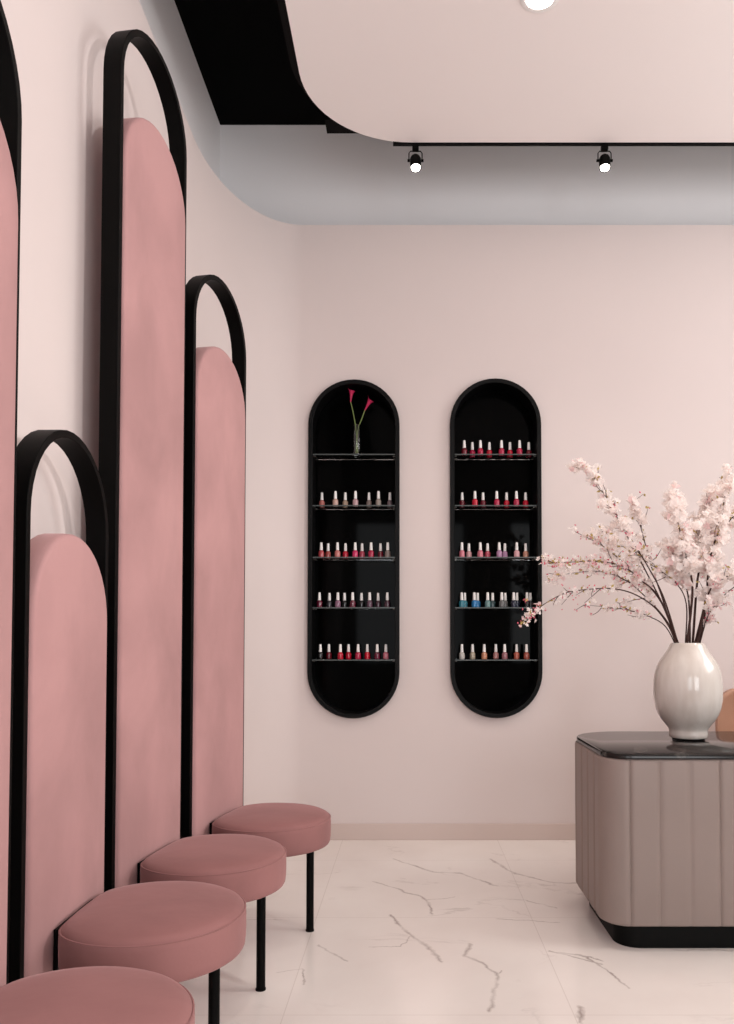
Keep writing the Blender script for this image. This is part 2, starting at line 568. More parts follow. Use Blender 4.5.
outer = [Vector((CXW, 0, 0)), Vector((XR, 0, 0)), Vector((XR, ZP, 0)), Vector((CXW, ZP, 0))]
loops = [outer] + [[Vector((x, z, 0)) for x, z in stadium(cx, R, zb, zt, 0.008)] for cx, R, zb, zt in NICHE]
allp = [p for l in loops for p in l]
bm = bmesh.new()
vs = [bm.verts.new((p.x, D, p.y)) for p in allp]
for t in tessellate_polygon(loops):
    bm.faces.new([vs[i] for i in t])
# reveals of the two openings, and the top ledge
base = 4
for l in loops[1:]:
    n = len(l)
    bk = [bm.verts.new((p.x, D2 - 0.001, p.y)) for p in l]
    for k in range(n):
        bm.faces.new((vs[base + k], vs[base + (k + 1) % n], bk[(k + 1) % n], bk[k]))
    base += n
t0 = bm.verts.new((CXW, D2 - 0.001, ZP)); t1 = bm.verts.new((XR, D2 - 0.001, ZP))
bm.faces.new((vs[3], vs[2], t1, t0))
struct('wall_back', bm, M_WALL, smooth=False)

# dropped ceiling panel with a rounded corner
ZD = P(500, 142.5, 4.30).z
ED = PZ(285, 0, ZD).x            # left edge
RD = 0.54


def panel_outline(ed, back, r, right):
    pts = [(ed, YF), (ed, back - r)]
    for k in range(1, 17):
        a = PI - (PI / 2) * k / 16
        pts.append((ed + r + r * math.cos(a), back - r + r * math.sin(a)))
    pts += [(right, back), (right, YF)]
    return pts


bm = bmesh.new()
o2 = panel_outline(ED, 4.30, RD, XR)
loft(bm, [[(x, y, ZD) for x, y in o2], [(x, y, ZD + 0.05) for x, y in o2]])
struct('trim_1', bm, M_PANEL, angle=50)
# black board and beam the panel hangs from
bm = bmesh.new()
o2 = panel_outline(ED - 0.045, 4.32, RD + .03, XR)
loft(bm, [[(x, y, ZD + 0.05) for x, y in o2], [(x, y, ZD + 0.12) for x, y in o2]])
struct('trim_2', bm, M_DARK2, angle=50)
zb_ = P(327, 133.5, 4.45).z
bm = bmesh.new()
add_box(bm, P(327, 130, 4.45).x, XR, 4.33, 4.45, zb_, ZC)
struct('trim_3', bm, M_DARK2, smooth=False)


# ------------------------------------------------------------------ high-backed stools
FW = 0.52        # width of the arch frame
def arch(w, top, bottom, n=20):
    """arch outline in (y, z): up the near side, over, down the far side"""
    r = w / 2
    pts = [(-r, bottom)]
    for k in range(n + 1):
        a = PI - PI * k / n
        pts.append((r * math.cos(a), top - r + r * math.sin(a)))
    pts.append((r, bottom))
    return pts


def high_back_stool(A, B, top, drop, label, seat_c):
    A = Vector(A); B = Vector(B)
    mid = (A + B) / 2; d = B - A
    th = math.atan2(d.x, d.y)
    w = d.length
    t = thing('high_back_stool', label, 'stool', (mid.x, mid.y, 0), -th, 'pink velvet high-backed stools along the left wall')
    # arch frame: flat bar
    TK, DP = 0.021, 0.062
    o = arch(w, top, 0.0); i = arch(w - 2 * TK, top - TK, 0.0)
    bm = bmesh.new()
    n = len(o)
    sec = [[(0.0, *o[k]), (0.0, *i[k]), (-DP, *i[k]), (-DP, *o[k])] for k in range(n)]
    loft(bm, sec)
    f = obj('frame', bm, M_FRAME, t, angle=35, bevel=0.0015)
    # padded back
    iw = w - 2 * TK - 0.002
    ct = top - drop
    prof = [(-0.062, 0.012), (-0.066, 0.004), (-0.060, 0.0), (-0.012, 0.0), (0.000, 0.0012), (0.006, 0.004), (0.0095, 0.009), (0.011, 0.016), (0.012, 0.05), (0.0145, 0.10)]
    bm = bmesh.new()
    rings = []
    for x, ins in prof:
        pts = arch(iw - 2 * ins, ct - ins, 0.05 + ins)
        # even vertical spacing keeps the padding smooth
        rings.append([(x, y, z) for y, z in pts])
    loft(bm, rings)
    obj('backrest', bm, M_VELVET, t, angle=60)
    # seat: round, cut flat where it meets the back
    R, cx, cut = 0.250, seat_c, 0.028
    N = 64
    base = []
    for k in range(N):
        a = 2 * PI * k / N
        x = cx + R * math.cos(a)
        q = 0.5 * (x + cut + math.sqrt((x - cut) ** 2 + 0.03 ** 2)) - 0.004   # rounded corners where it is cut
        base.append((max(q, cut), R * math.sin(a)))

    def ring(s, z):
        return [(cx + (x - cx) * s, y * s, z) for x, y in base]
    bm = bmesh.new()
    st = [(0.90, 0.3620), (0.97, 0.3640), (0.988, 0.3720), (0.996, 0.3880), (1.0, 0.4150), (1.0, 0.4500), (0.996, 0.4620), (0.988, 0.4665), (0.984, 0.4645), (0.976, 0.4690),
          (0.955, 0.4755), (0.90, 0.4825), (0.78, 0.4890), (0.6, 0.4935), (0.4, 0.4960), (0.2, 0.4970), (0.05, 0.4972)]
    loft(bm, [ring(s, z) for s, z in st])
    s_ = obj('seat', bm, M_SEATV, t, angle=70)
    bm = bmesh.new()
    add_tube(bm, [Vector(p) for p in ring(0.989, .4655)] + [Vector(ring(0.989, .4655)[0])], 0.0026, 6, cap=False)
    obj('piping', bm, M_SEATV, s_)
    # mounting plate between back and seat
    bm = bmesh.new()
    add_box(bm, 0.0165, 0.0275, -0.122, 0.122, .355, .462)
    obj('mounting_plate', bm, M_FRAME, t, bevel=0.002)
    # front leg with foot
    lx, ly = cx + 0.155, 0.045
    bm = bmesh.new()
    add_lathe(bm, [(0, .006), (.0155, .006), (.0155, .362), (0, .362)], 20, (lx, ly))
    lg = obj('leg', bm, M_FRAME, t, angle=50)
    bm = bmesh.new()
    add_lathe(bm, [(0, 0), (.0175, 0), (.0175, .006), (.0155, .0075), (0, .0075)], 20, (lx, ly))
    obj('foot', bm, M_FRAME, lg, angle=50)
    return t


V2 = lambda x, y: Vector((x, y, 0))
high_back_stool(V2(-0.900, 1.30), V2(-0.900, 1.82), 2.66, .27, 'pink velvet stool cut off by the left edge of the photo, nearest the camera', .232)
high_back_stool(V2(-0.926, 1.925), V2(-0.924, 2.445), 1.77, .28, 'pink velvet stool with the lowest back and arch of the row', .232)
high_back_stool(V2(-0.938, 2.54), V2(-0.866, 3.05), 3.317, .30, 'pink velvet stool with the tallest back and arch, third from the camera', .232)
high_back_stool(V2(-0.853, 3.12), V2(-0.750, 3.63), 2.738, .30, 'pink velvet stool farthest from the camera, next to the left display niche', .232)


# ------------------------------------------------------------------ display niches, polish, callas
SHELF_PY = [453.8, 505.0, 556.8, 607.2, 659.5]
SH_Y0, SH_Y1 = D - 0.015, D + 0.118
SHELF_Z = []


def niche(idx, label):
    cx, R, zb, zt = NICHE[idx]
    t = thing('display_niche', label, 'wall display', (cx, D, zb), 0, 'oval black display niches in the pink wall')
    c = (0.0, R, 0.0, zt - zb)
    lip = 0.027
    bm = bmesh.new()
    # lip ring + sleeve into the wall, one frame
    prof = [(-0.001, 0.010), (-0.001, 0.0), (-0.032, 0.0), (-0.035, 0.003), (-0.035, lip - .003), (-0.032, lip), (0.125, lip), (0.125, 0.010)]
    rings = [[(x, y, z) for x, z in stadium(*c, ins)] for y, ins in prof]
    rings.append(rings[0])
    vs = [[bm.verts.new(p) for p in r] for r in rings[:-1]]
    n = len(vs[0])
    for a in range(len(vs)):
        b2 = (a + 1) % len(vs)
        for k in range(n):
            bm.faces.new((vs[a][k], vs[a][(k + 1) % n], vs[b2][(k + 1) % n], vs[b2][k]))
    obj('frame', bm, M_NICHE, t, angle=40)
    bm = bmesh.new()
    loft(bm, [[(x, 0.126, z) for x, z in stadium(*c, 0.012)], [(x, 0.14, z) for x, z in stadium(*c, 0.012)]])
    obj('back_panel', bm, M_BACKP, t, smooth=False)
    zs = []
    for py in SHELF_PY:
        z = P(496, py, SH_Y0).z - zb
        zs.append(z + zb)
        hw = R - lip - 0.001
        # the top shelf sits in the straight part too
        bm = bmesh.new()
        add_box(bm, -hw, hw, SH_Y0 - D + .0012, SH_Y1 - D, z - 0.007, z)
        s = obj('shelf', bm, M_GLASS, t, smooth=False)
        bm = bmesh.new()
        add_box(bm, -hw, hw, SH_Y0 - D, SH_Y0 - D + .0010, z - 0.007, z)
        obj('polished_edge', bm, M_EDGE, s, smooth=False)
        bm = bmesh.new()
        add_box(bm, -hw, hw, SH_Y1 - D + .0002, SH_Y1 - D + .0012, z - 0.007, z)
        obj('polished_edge', bm, M_EDGE, s, smooth=False)
        for sx in (-1, 1):
            for yy in (0.012, 0.095):
                bm = bmesh.new()
                add_tube(bm, [(sx * hw, yy, z - .0105), (sx * (hw - .014), yy, z - .0105)], .0032, 8)
                obj('shelf_pin', bm, M_SILVER, t)
    return zs


SHELF_Z = niche(0, 'oval black display niche with calla lilies on top, the left one')
niche(1, 'oval black display niche behind the blossom tips, the right one')

BODY = [(0, 0), (.0145, 0), (.0168, .002), (.0172, .006), (.0172, .030), (.0160, .036), (.0120, .041), (.0088, .0435), (0, .0435)]
CAPP = [(0, .0436), (.0078, .0436), (.0094, .0450), (.0094, .050), (.0086, .070), (.0074, .089), (.0064, .0915), (0, .0917)]
bm = bmesh.new(); add_lathe(bm, CAPP, 16)
cap_me = bpy.data.meshes.new('cap'); bmesh.ops.recalc_face_normals(bm, faces=bm.faces[:]); bm.to_mesh(cap_me); bm.free()
cap_me.materials.append(M_CAP)
for p in cap_me.polygons: p.use_smooth = True
cap_me.set_sharp_from_angle(angle=math.radians(40))
BODY_ME = {}
POLISH = {
    'salmon': (206, 120, 112), 'beige pink': (208, 170, 156), 'beige': (190, 164, 142), 'greyish pink': (196, 158, 162),
    'taupe': (140, 124, 118), 'grey beige': (160, 148, 138), 'grey mauve': (128, 108, 112),
    'dusty red': (190, 76, 82), 'coral brown': (186, 84, 78), 'red': (206, 22, 52), 'crimson': (186, 14, 66), 'rose': (196, 70, 94),
    'dark red': (112, 14, 34), 'burgundy': (104, 14, 46), 'dark grey': (62, 58, 64), 'mauve': (150, 108, 132), 'black': (22, 20, 22),
    'dark plum': (70, 36, 52), 'plum grey': (98, 66, 84), 'bright red': (226, 16, 48), 'pink': (226, 130, 146),
    'pale pink': (228, 172, 176), 'lilac': (186, 138, 176), 'peach': (214, 154, 132), 'teal': (56, 132, 150), 'blue': (34, 124, 186),
    'teal grey': (110, 146, 146), 'grey': (104, 104, 104), 'navy': (30, 36, 60), 'silvery white': (206, 202, 196),
    'cream': (198, 186, 164), 'tan': (206, 142, 108), 'pinkish taupe': (184, 128, 124), 'coral': (214, 116, 96), 'brick': (172, 82, 66),
    'dusty mauve': (160, 104, 112), 'hot pink': (214, 30, 96), 'dark teal': (60, 84, 88),
}
for k, c in POLISH.items():
    bm = bmesh.new(); add_lathe(bm, BODY, 16)
    me = bpy.data.meshes.new('bottle_body'); bmesh.ops.recalc_face_normals(bm, faces=bm.faces[:]); bm.to_mesh(me); bm.free()
    me.materials.append(mat('polish_' + k.replace(' ', '_'), srgb(*[v * .9 for v in c]), 0.2, 0.45, coat=0.4))
    for p in me.polygons: p.use_smooth = True
    me.set_sharp_from_angle(angle=math.radians(50))
    BODY_ME[k] = me

X1 = lambda c: 295 + c / 5.69
X2 = lambda c: 295 + c / 5.533
X3 = lambda c: 440 + c / 5.69
X4 = lambda c: 440 + c / 5.533
ROWS = [
    ('left', 1, X1, [(153, 'b', 'salmon'), (230, 'f', 'beige pink'), (286, 'b', 'beige'), (344, 'f', 'greyish pink'), (421, 'b', 'taupe'), (475, 'f', 'grey beige'), (540, 'b', 'grey mauve')]),
    ('left', 2, X2, [(145, 'f', 'dusty red'), (183, 'b', 'coral brown'), (235, 'f', 'salmon'), (279, 'b', 'red'), (333, 'f', 'hot pink'), (371, 'b', 'rose'), (421, 'f', 'crimson'), (473, 'b', 'dark red'), (513, 'f', 'taupe')]),
    ('left', 3, X2, [(135, 'f', 'burgundy'), (190, 'b', 'dark grey'), (237, 'f', 'mauve'), (274, 'b', 'black'), (319, 'f', 'burgundy'), (368, 'b', 'black'), (413, 'f', 'plum grey'), (460, 'b', 'dark plum'), (511, 'f', 'dark plum')]),
    ('left', 4, X2, [(140, 'f', 'black'), (187, 'b', 'dark red'), (251, 'f', 'red'), (296, 'b', 'red'), (349, 'f', 'crimson'), (400, 'b', 'bright red'), (455, 'f', 'burgundy'), (503, 'b', 'pink')]),
    ('right', 0, X3, [(138, 'f', 'dark red'), (184, 'b', 'crimson'), (230, 'f', 'crimson'), (281, 'b', 'red'), (350, 'f', 'crimson'), (398, 'b', 'red'), (453, 'f', 'crimson'), (505, 'b', 'dark red')]),
    ('right', 1, X3, [(126, 'b', 'dark red'), (199, 'f', 'red'), (245, 'b', 'dark red'), (323, 'f', 'crimson'), (379, 'b', 'red'), (435, 'f', 'crimson'), (487, 'b', 'red')]),
    ('right', 2, X4, [(121, 'f', 'pink'), (160, 'b', 'pale pink'), (223, 'f', 'pink'), (263, 'b', 'rose'), (328, 'f', 'lilac'), (359, 'b', 'lilac'), (425, 'f', 'pale pink'), (474, 'b', 'peach')]),
    ('right', 3, X4, [(120, 'f', 'teal'), (137, 'b', 'teal'), (190, 'f', 'blue'), (208, 'b', 'blue'), (264, 'f', 'teal grey'), (291, 'b', 'dark teal'), (342, 'f', 'grey'), (361, 'b', 'grey'), (408, 'f', 'navy'), (426, 'b', 'navy'), (482, 'f', 'black'), (500, 'b', 'dark grey')]),
    ('right', 4, X4, [(121, 'f', 'silvery white'), (180, 'b', 'cream'), (245, 'f', 'tan'), (309, 'b', 'pinkish taupe'), (358, 'f', 'dusty mauve'), (424, 'b', 'coral'), (479, 'f', 'brick')]),
]
ORD = ['first', 'second', 'third', 'fourth', 'fifth', 'sixth', 'seventh', 'eighth', 'ninth', 'tenth', 'eleventh', 'twelfth']
SHN = ['top', 'second', 'middle', 'fourth', 'bottom']
BY = {'f': D + 0.024, 'b': D + 0.072}
for side, sh, fx, lst in ROWS:
    n = len(lst)
    for i, (c, row, colr) in enumerate(lst):
        y = BY[row]
        if side == 'right' and sh == 3: y = BY['f'] if row == 'f' else BY['f'] + 0.042
        x = P(fx(c), SHELF_PY[sh], y).x
        place = 'first from the left' if i == 0 else ('rightmost' if i == n - 1 else ORD[i] + ' from the left')
        t = thing('nail_polish_bottle', '%s nail polish, %s on the %s shelf, %s niche' % (colr, place, SHN[sh], side),
                  'nail polish', (x, y, SHELF_Z[sh] + 0.0003), 0, 'nail polish bottles in the display niches')
        b_ = bpy.data.objects.new('bottle_body', BODY_ME[colr]); COL.objects.link(b_); b_.parent = t
        c_ = bpy.data.objects.new('cap', cap_me); COL.objects.link(c_); c_.parent = t

# glass tube vase and two calla lilies on the left niche's top shelf
VY = D + 0.045
vp = P(356.7, 457, VY)
zs = SHELF_Z[0] + 0.0003
bm = bmesh.new()
add_lathe(bm, [(0, 0), (.024, 0), (.0255, .002), (.0265, .19), (.0258, .191), (.0248, .19), (.0238, .012), (0, .011)], 28)
gv = obj('glass_vase', bm, M_GLASS, None, angle=50)
gv.location = (vp.x, VY, zs)
tag(gv, 'slim clear glass vase on the top shelf of the left niche', 'vase')


def calla(pts, bloom_dir, label, dy):
    t = thing('calla_lily', label, 'flower', (vp.x, VY, zs), 0, 'calla lilies in the glass vase')
    wp = [P(x, y, VY) - Vector((vp.x, VY, zs)) for x, y in pts]
    for i, p in enumerate(wp): p.y = dy * (1 - i / (len(wp) - 1)) * .5
    wp[0].z = max(wp[0].z, 0.014)
    bm = bmesh.new()
    sp = spline(wp, 8)
    add_tube(bm, sp, .0030, 8)
    obj('stem', bm, M_LSTEM, t)
    # funnel-shaped bloom: a cone whose rim flares to a pointed tip
    d0 = Vector(bloom_dir).normalized()
    a = d0.cross(Vector((0, 1, 0))).normalized(); b_ = d0.cross(a)
    bm = bmesh.new()
    rings = []
    end = sp[-1]
    for s, r in ((0, .0035), (.02, .0055), (.04, .0085), (.055, .0125), (.064, .017), (.068, .0215)):
        rr = []
        for k in range(16):
            an = 2 * PI * k / 16
            tip = max(0, math.cos(an)) ** 3
            h = s + tip * .022 * (s / .068) ** 3
            q = r * (1 + .55 * tip * (s / .068) ** 2)
            rr.append(end + d0 * h + a * q * math.cos(an) + b_ * q * math.sin(an))
        rings.append(rr)
    inner = [[p - d0 * .0015 + (end + d0 * (p - end).dot(d0) - p) * .10 for p in r] for r in rings[::-1]]
    loft(bm, rings + inner, True, True)
    bl = obj('bloom', bm, M_CALLA, t, angle=80)
    bm = bmesh.new()
    add_tube(bm, [end + d0 * .015, end + d0 * .055], [.003, .002], 8)
    obj('spadix', bm, M_LEAF, bl)
    return t


calla([(357.8, 456), (356, 430), (353, 412), (350.6, 402)], (.10, 0, 1), 'taller magenta calla lily leaning left in the glass vase', -.012)
calla([(355.6, 456), (358, 430), (362, 418), (365, 410)], (.5, -.1, .85), 'shorter magenta calla lily leaning right in the glass vase', .012)

# ------------------------------------------------------------------ reception counter
CT = thing('reception_counter', 'taupe channel-tufted reception counter with a dark stone top and black plinth', 'counter', (0, 0, 0))
CXL, CXR, CYF, CYB, CTOP = 0.752, 2.75, 3.12, 3.90, 0.757
CT.location = ((CXL + CXR) / 2, (CYF + CYB) / 2, 0)
ox, oy = CT.location.x, CT.location.y


RB = 0.26


def rrect(x0, x1, y0, y1, r, n=10, rb=None):
    rb = RB if rb is None else rb
    pts = []
    for (cx, cy, a0, q) in ((x1 - rb, y1 - rb, 0, rb), (x0 + rb, y1 - rb, 90, rb), (x0 + r, y0 + r, 180, r), (x1 - r, y0 + r, 270, r)):
        for k in range(n + 1):
            a = math.radians(a0 + 90 * k / n)
            pts.append((cx + q * math.cos(a) - ox, cy + q * math.sin(a) - oy))
    return pts


# upholstered body: one padded channel after another around the outline, seams between
def dense_outline(x0, x1, y0, y1, r, step=0.006):
    raw = [Vector((x, y)) for x, y in rrect(x0, x1, y0, y1, r, 24)]
    raw.append(raw[0])
    pts, nor, arc = [], [], []
    s = 0.0
    for a, b2 in zip(raw, raw[1:]):
        l = (b2 - a).length
        if l < 1e-6: continue
        n = max(1, int(l / step))
        t = (b2 - a) / l
        for k in range(n):
            pts.append(a + (b2 - a) * k / n); nor.append(Vector((t.y, -t.x))); arc.append(s + l * k / n)
        s += l
    # smooth the normals
    m = len(nor)
    nor = [sum((nor[(i + j) % m] for j in range(-2, 3)), Vector((0, 0))).normalized() for i in range(m)]
    return pts, nor, arc, s


RC = 0.110
pts, nor, arc, total = dense_outline(CXL, CXR, CYF, CYB, RC)
# arc position of the first front seam (x = CXL + RC, on the front face)
seam_x = P(631, 840, CYF).x - ox
front = [(abs(p.x - seam_x), i) for i, p in enumerate(pts) if p.y < CYF - oy + 0.002]
s0 = arc[min(front)[1]]
PITCH_C = 0.1165
# seams: fixed spacing along the front; the rounded corner is one wide channel; side ones continue past it
seams = []
k = 0
while s0 + k * PITCH_C < total + s0:
    seams.append((s0 + k * PITCH_C) % total); k += 1
corner_len = PI / 2 * RC
seams = [s for s in seams if not (0.02 < (s0 - s) < corner_len - 0.02)]
zlo, zhi = 0.092, 0.737


def puff(s):
    dmin = min(min(abs(s - q), total - abs(s - q)) for q in seams)
    x = min(dmin / 0.022, 1.0)
    return 0.010 * (math.sqrt(max(0.0, 1 - (1 - x) ** 2)))


pf = [puff(s) for s in arc]
bm = bmesh.new()
rings = []
for z, ins, amt in ((zlo, 0.02, 0), (zlo, 0.004, .3), (zlo + .004, 0.001, .8), (zlo + .012, 0, 1), (zlo + .2, 0, 1), (zhi - .2, 0, 1), (zhi - .012, 0, 1), (zhi - .004, .001, .8), (zhi, .004, .3), (zhi, .02, 0)):
    rings.append([((p + n_ * (-0.010 - ins + f * amt)).x, (p + n_ * (-0.010 - ins + f * amt)).y, z) for p, n_, f in zip(pts, nor, pf)])
loft(bm, rings)
obj('upholstered_body', bm, M_COUNTER, CT, angle=50)
bm = bmesh.new()
o0 = rrect(CXL - 0.003 + 0.012, CXR, CYF - .001, CYB, RC - .005, 16)
def ins_r(e): return rrect(CXL + 0.009 + e, CXR - e, CYF - .001 + e, CYB - e, RC - .005 - e, 16, RB - .005 - e)
loft(bm, [[(x, y, z) for x, y in ins_r(e)] for z, e in ((zhi + .0005, .002), (zhi + .002, 0), (CTOP - .003, 0), (CTOP, .003))])
obj('stone_top', bm, M_STONE, CT, angle=50)
bm = bmesh.new()
pi_ = rrect(CXL + .06, CXR - .06, CYF + .036, CYB - .05, RC - .02, 16, RB - .05)
loft(bm, [[(x, y, 0.0) for x, y in pi_], [(x, y, zlo) for x, y in pi_]])
obj('plinth', bm, M_PLINTH, CT, angle=50)

# ceramic vase on it
VC = PZ(688.3, 739, CTOP)
zv = CTOP + 0.0005
vs_ = F / (VC.y * math.cos(PITCH)) # px per metre
prof_px = [(0, 740.5), (17.2, 740.5), (18.4, 739.5), (18.7, 736), (18.4, 733.5), (19.0, 731), (21.5, 727.5), (25.5, 722.5), (29, 716.5), (31.4, 709.5), (32.8, 701),
           (33.2, 692), (32.8, 682), (31.6, 673.5), (29.4, 666.5), (26, 660), (22.5, 655), (19.3, 650), (17.2, 646.2), (16.0, 643.4), (15.4, 642.9), (14.6, 643.3), (14.4, 646), (17, 652), (24, 664), (28, 690), (20, 725), (0, 730)]
bm = bmesh.new()
add_lathe(bm, [(r / vs_, .0065 + (740.5 - y) / vs_ * .965) for r, y in prof_px], 64)
vt = thing('ceramic_vase', 'large off-white glazed ceramic vase standing on the reception counter', 'vase', (VC.x, VC.y, zv))
obj('body', bm, M_VASE, vt, angle=80)
bm = bmesh.new()
add_lathe(bm, [(0, 0), (.070, 0), (.070, .0065), (0, .0065)], 40)  # thin dark disc filling the gap under the vase
obj('base_disc', bm, M_DISC, vt)

# ------------------------------------------------------------------ flowering branches
QX = lambda c: 510 + c / 3.277
QY = lambda c: 440 + c / 3.277


def flower(bm, c, nrm, r, deep):
    nrm = nrm.normalized()
    a = nrm.cross(Vector((.3, .2, .9)))
    if a.length < .1: a = nrm.cross(Vector((1, 0, 0)))
    a.normalize(); b2 = nrm.cross(a)
    rot = random.random() * 6.28
    cv = bm.verts.new(c)
    for k in range(5):
        an = rot + k * 2 * PI / 5
        da = a * math.cos(an) + b2 * math.sin(an)
        db = nrm.cross(da)
        lift = random.uniform(.25, .6)
        m1 = bm.verts.new(c + da * r * .6 + db * r * .42 + nrm * r * lift * .6)
        m2 = bm.verts.new(c + da * r * .6 - db * r * .42 + nrm * r * lift * .6)
        mc = bm.verts.new(c + da * r * .62 + nrm * r * lift * .45)
        tp = bm.verts.new(c + da * r * 1.0 + nrm * r * lift)
        for f in ((cv, m2, mc), (cv, mc, m1), (m1, mc, tp), (mc, m2, tp)):
            fc = bm.faces.new(f)
            fc.material_index = 1 if deep else 0


def leaf(bm, c, d, l):
    d = d.normalized(); s = d.cross(Vector((.2, .9, .4))).normalized() * l * .22
    up = s.cross(d).normalized() * l * .1
    p0 = bm.verts.new(c); p1 = bm.verts.new(c + d * l * .5 + s + up); p2 = bm.verts.new(c + d * l); p3 = bm.verts.new(c + d * l * .5 - s + up)
    pm = bm.verts.new(c + d * l * .5)
    for f in ((p0, p1, pm), (p1, p2, pm), (p2, p3, pm), (p3, p0, pm)): bm.faces.new(f)


def bud(bm, c, d, r):
    d = d.normalized(); a = d.cross(Vector((.3, .8, .5))).normalized(); b2 = d.cross(a)
    v0 = bm.verts.new(c); v1 = bm.verts.new(c + d * r * 3)
    m = [bm.verts.new(c + d * r * 1.5 + (a * math.cos(k * 2.094) + b2 * math.sin(k * 2.094)) * r) for k in range(3)]
    for k in range(3):
        bm.faces.new((v0, m[k], m[(k + 1) % 3])); bm.faces.new((v1, m[(k + 1) % 3], m[k]))


rnd = lambda a, b2: random.uniform(a, b2)


def rvec():
    while True:
        v = Vector((rnd(-1, 1), rnd(-1, 1), rnd(-1, 1)))
        if .1 < v.length < 1: return v.normalized()


def branch(pts, dtip, base, label, start=.35, nfl=60, spread=.05, fr=.016, deep=.12, nbud=12, nleaf=14, twigs=6, r0=.0050):
    """pts: pixels in the blossom crop, root first; dtip: depth offset of the tip; base: root offset in the vase mouth"""
    t = thing('blossom_branch', label, 'flowering branch', (VC.x, VC.y, zv), 0, 'flowering branches in the ceramic vase')
    org = Vector((VC.x, VC.y, zv))
    n = len(pts)
    sides = pts[-1][0] < 480
    w = []
    for i, (cx, cy) in enumerate(pts):
        f = i / (n - 1)
        w.append(P(QX(cx), QY(cy), VC.y + base[1] * (1 - f) + dtip * f) - org)
    # carry on down into the vase
    d = (w[0] - w[1]).normalized()
    low = w[0] + d * .10
    low.x *= .4; low.y *= .4; low.z = w[0].z - .13
    sp = spline([low, w[0] * 0.98 + Vector((0, 0, 0))] + w[1:], 10)
    m = len(sp)
    rad = [r0 * (1 - .78 * i / (m - 1)) for i in range(m)]
    if sides:
        nfl = int(nfl * 2.0); fr *= .86; nleaf = int(nleaf * 1.7); nbud = int(nbud * 1.7); spread *= .8; twigs += 3
    else:
        nfl = int(nfl * 1.9); spread *= 1.5; start -= .08
    bm = bmesh.new()
    add_tube(bm, sp, rad, 6)
    sites = []
    i0 = int(m * start)
    for k in range(twigs):
        i = random.randint(i0, m - 3)
        tg = (sp[i + 1] - sp[i]).normalized()
        dv = (tg + rvec() * .9).normalized()
        l = rnd(.05, .13) * (1.1 - .6 * i / m)
        tw = [sp[i], sp[i] + dv * l * .5 + rvec() * .008, sp[i] + dv * l + rvec() * .012]
        add_tube(bm, spline(tw, 3), [.0018, .0017, .0016, .0015, .0013, .0011, .0009], 5)
        sites += [tw[1], tw[2], tw[2]]
    obj('stem', bm, M_STEM, t)
    bf = bmesh.new(); bb = bmesh.new(); bl = bmesh.new()
    # blossoms come in tufts along the wood
    left = nfl
    while left > 0:
        if sites and random.random() < .35: c = random.choice(sites)
        else: c = sp[random.randint(i0, m - 1)]
        c = c + rvec() * rnd(0, spread) * .6
        k = min(left, random.randint(3, 7))
        for _ in range(k):
            q = c + rvec() * rnd(.005, .028)
            flower(bf, q, (rvec() + Vector((-.1, -.5, .3))), fr * rnd(.85, 1.35), random.random() < deep * .45)
        left -= k
    for _ in range(nbud):
        c = (random.choice(sites) if sites and random.random() < .4 else sp[random.randint(i0, m - 1)]) + rvec() * rnd(.005, .03)
        bud(bb, c, rvec() + Vector((0, 0, -.2)), rnd(.003, .0048))
    for _ in range(nleaf):
        c = (random.choice(sites) if sites and random.random() < .5 else sp[random.randint(i0, m - 1)]) + rvec() * .006
        leaf(bl, c, rvec() + Vector((0, 0, .4)), rnd(.013, .026))
    if nfl: obj('blossoms', bf, [M_BLOSSOM, M_BLOSSOM2], t, smooth=False)['kind'] = 'stuff'
    else: bf.free()
    if nbud: obj('buds', bb, M_BUD, t, smooth=False)['kind'] = 'stuff'
    else: bb.free()
    if nleaf: obj('leaves', bl, M_LEAF, t, smooth=False)['kind'] = 'stuff'
    else: bl.free()
    return t


# left side
branch([(553, 672), (505, 520), (455, 420), (400, 330), (345, 235), (345, 200)], -.10, (0, -.02), 'blossom branch with bare dark middle rising left, ending left of centre in a short twig', .55, 60, .03, twigs=5, nleaf=14)
branch([(550, 674), (500, 520), (462, 410), (435, 310), (412, 225), (400, 185)], .06, (0, .02), 'thin blossom branch rising left, its sparse tip standing alone above the vase\'s left side', .5, 58, .028, twigs=4, nleaf=14)
branch([(552, 674), (520, 580), (440, 420), (365, 280), (316, 190), (262, 108), (228, 84)], .10, (0, 0), 'longest blossom branch reaching up to the upper left with greenish tip', .55, 95, .032, twigs=8, nleaf=26, nbud=5)
branch([(548, 676), (520, 610), (470, 545), (400, 502), (330, 487), (250, 490), (180, 502), (112, 538), (76, 572), (52, 588)], -.12, (0, -.025), 'arching blossom branch hanging down left, tip in front of the right niche', .5, 42, .02, .011, .5, 36, 18, 8, .0042)
branch([(546, 676), (510, 612), (460, 580), (400, 560), (320, 548), (240, 540)], -.05, (0, .01), 'lowest thin blossom twig spreading left just above the vase', .5, 30, .015, .010, .35, 12, 6, 4, .0034)
branch([(556, 674), (500, 540), (430, 450), (370, 400), (300, 345), (212, 300)], .05, (0, .02), 'blossom branch bowed to the left, its tip above the pink cluster', .45, 75, .035, .013, .25, 14, 28, 9)
branch([(554, 676), (490, 520), (430, 460), (370, 415), (290, 398), (200, 400), (125, 405)], -.04, (0, -.01), 'deep pink blossom branch reaching far left beside the middle shelf', .45, 90, .035, .012, .45, 40, 30, 9)
branch([(552, 676), (515, 595), (440, 510), (370, 455), (280, 430), (150, 445)], .08, (0, .02), 'blossom branch arching left between the deep pink and the hanging ones', .45, 70, .03, .012, .4, 32, 20, 8, .0042)
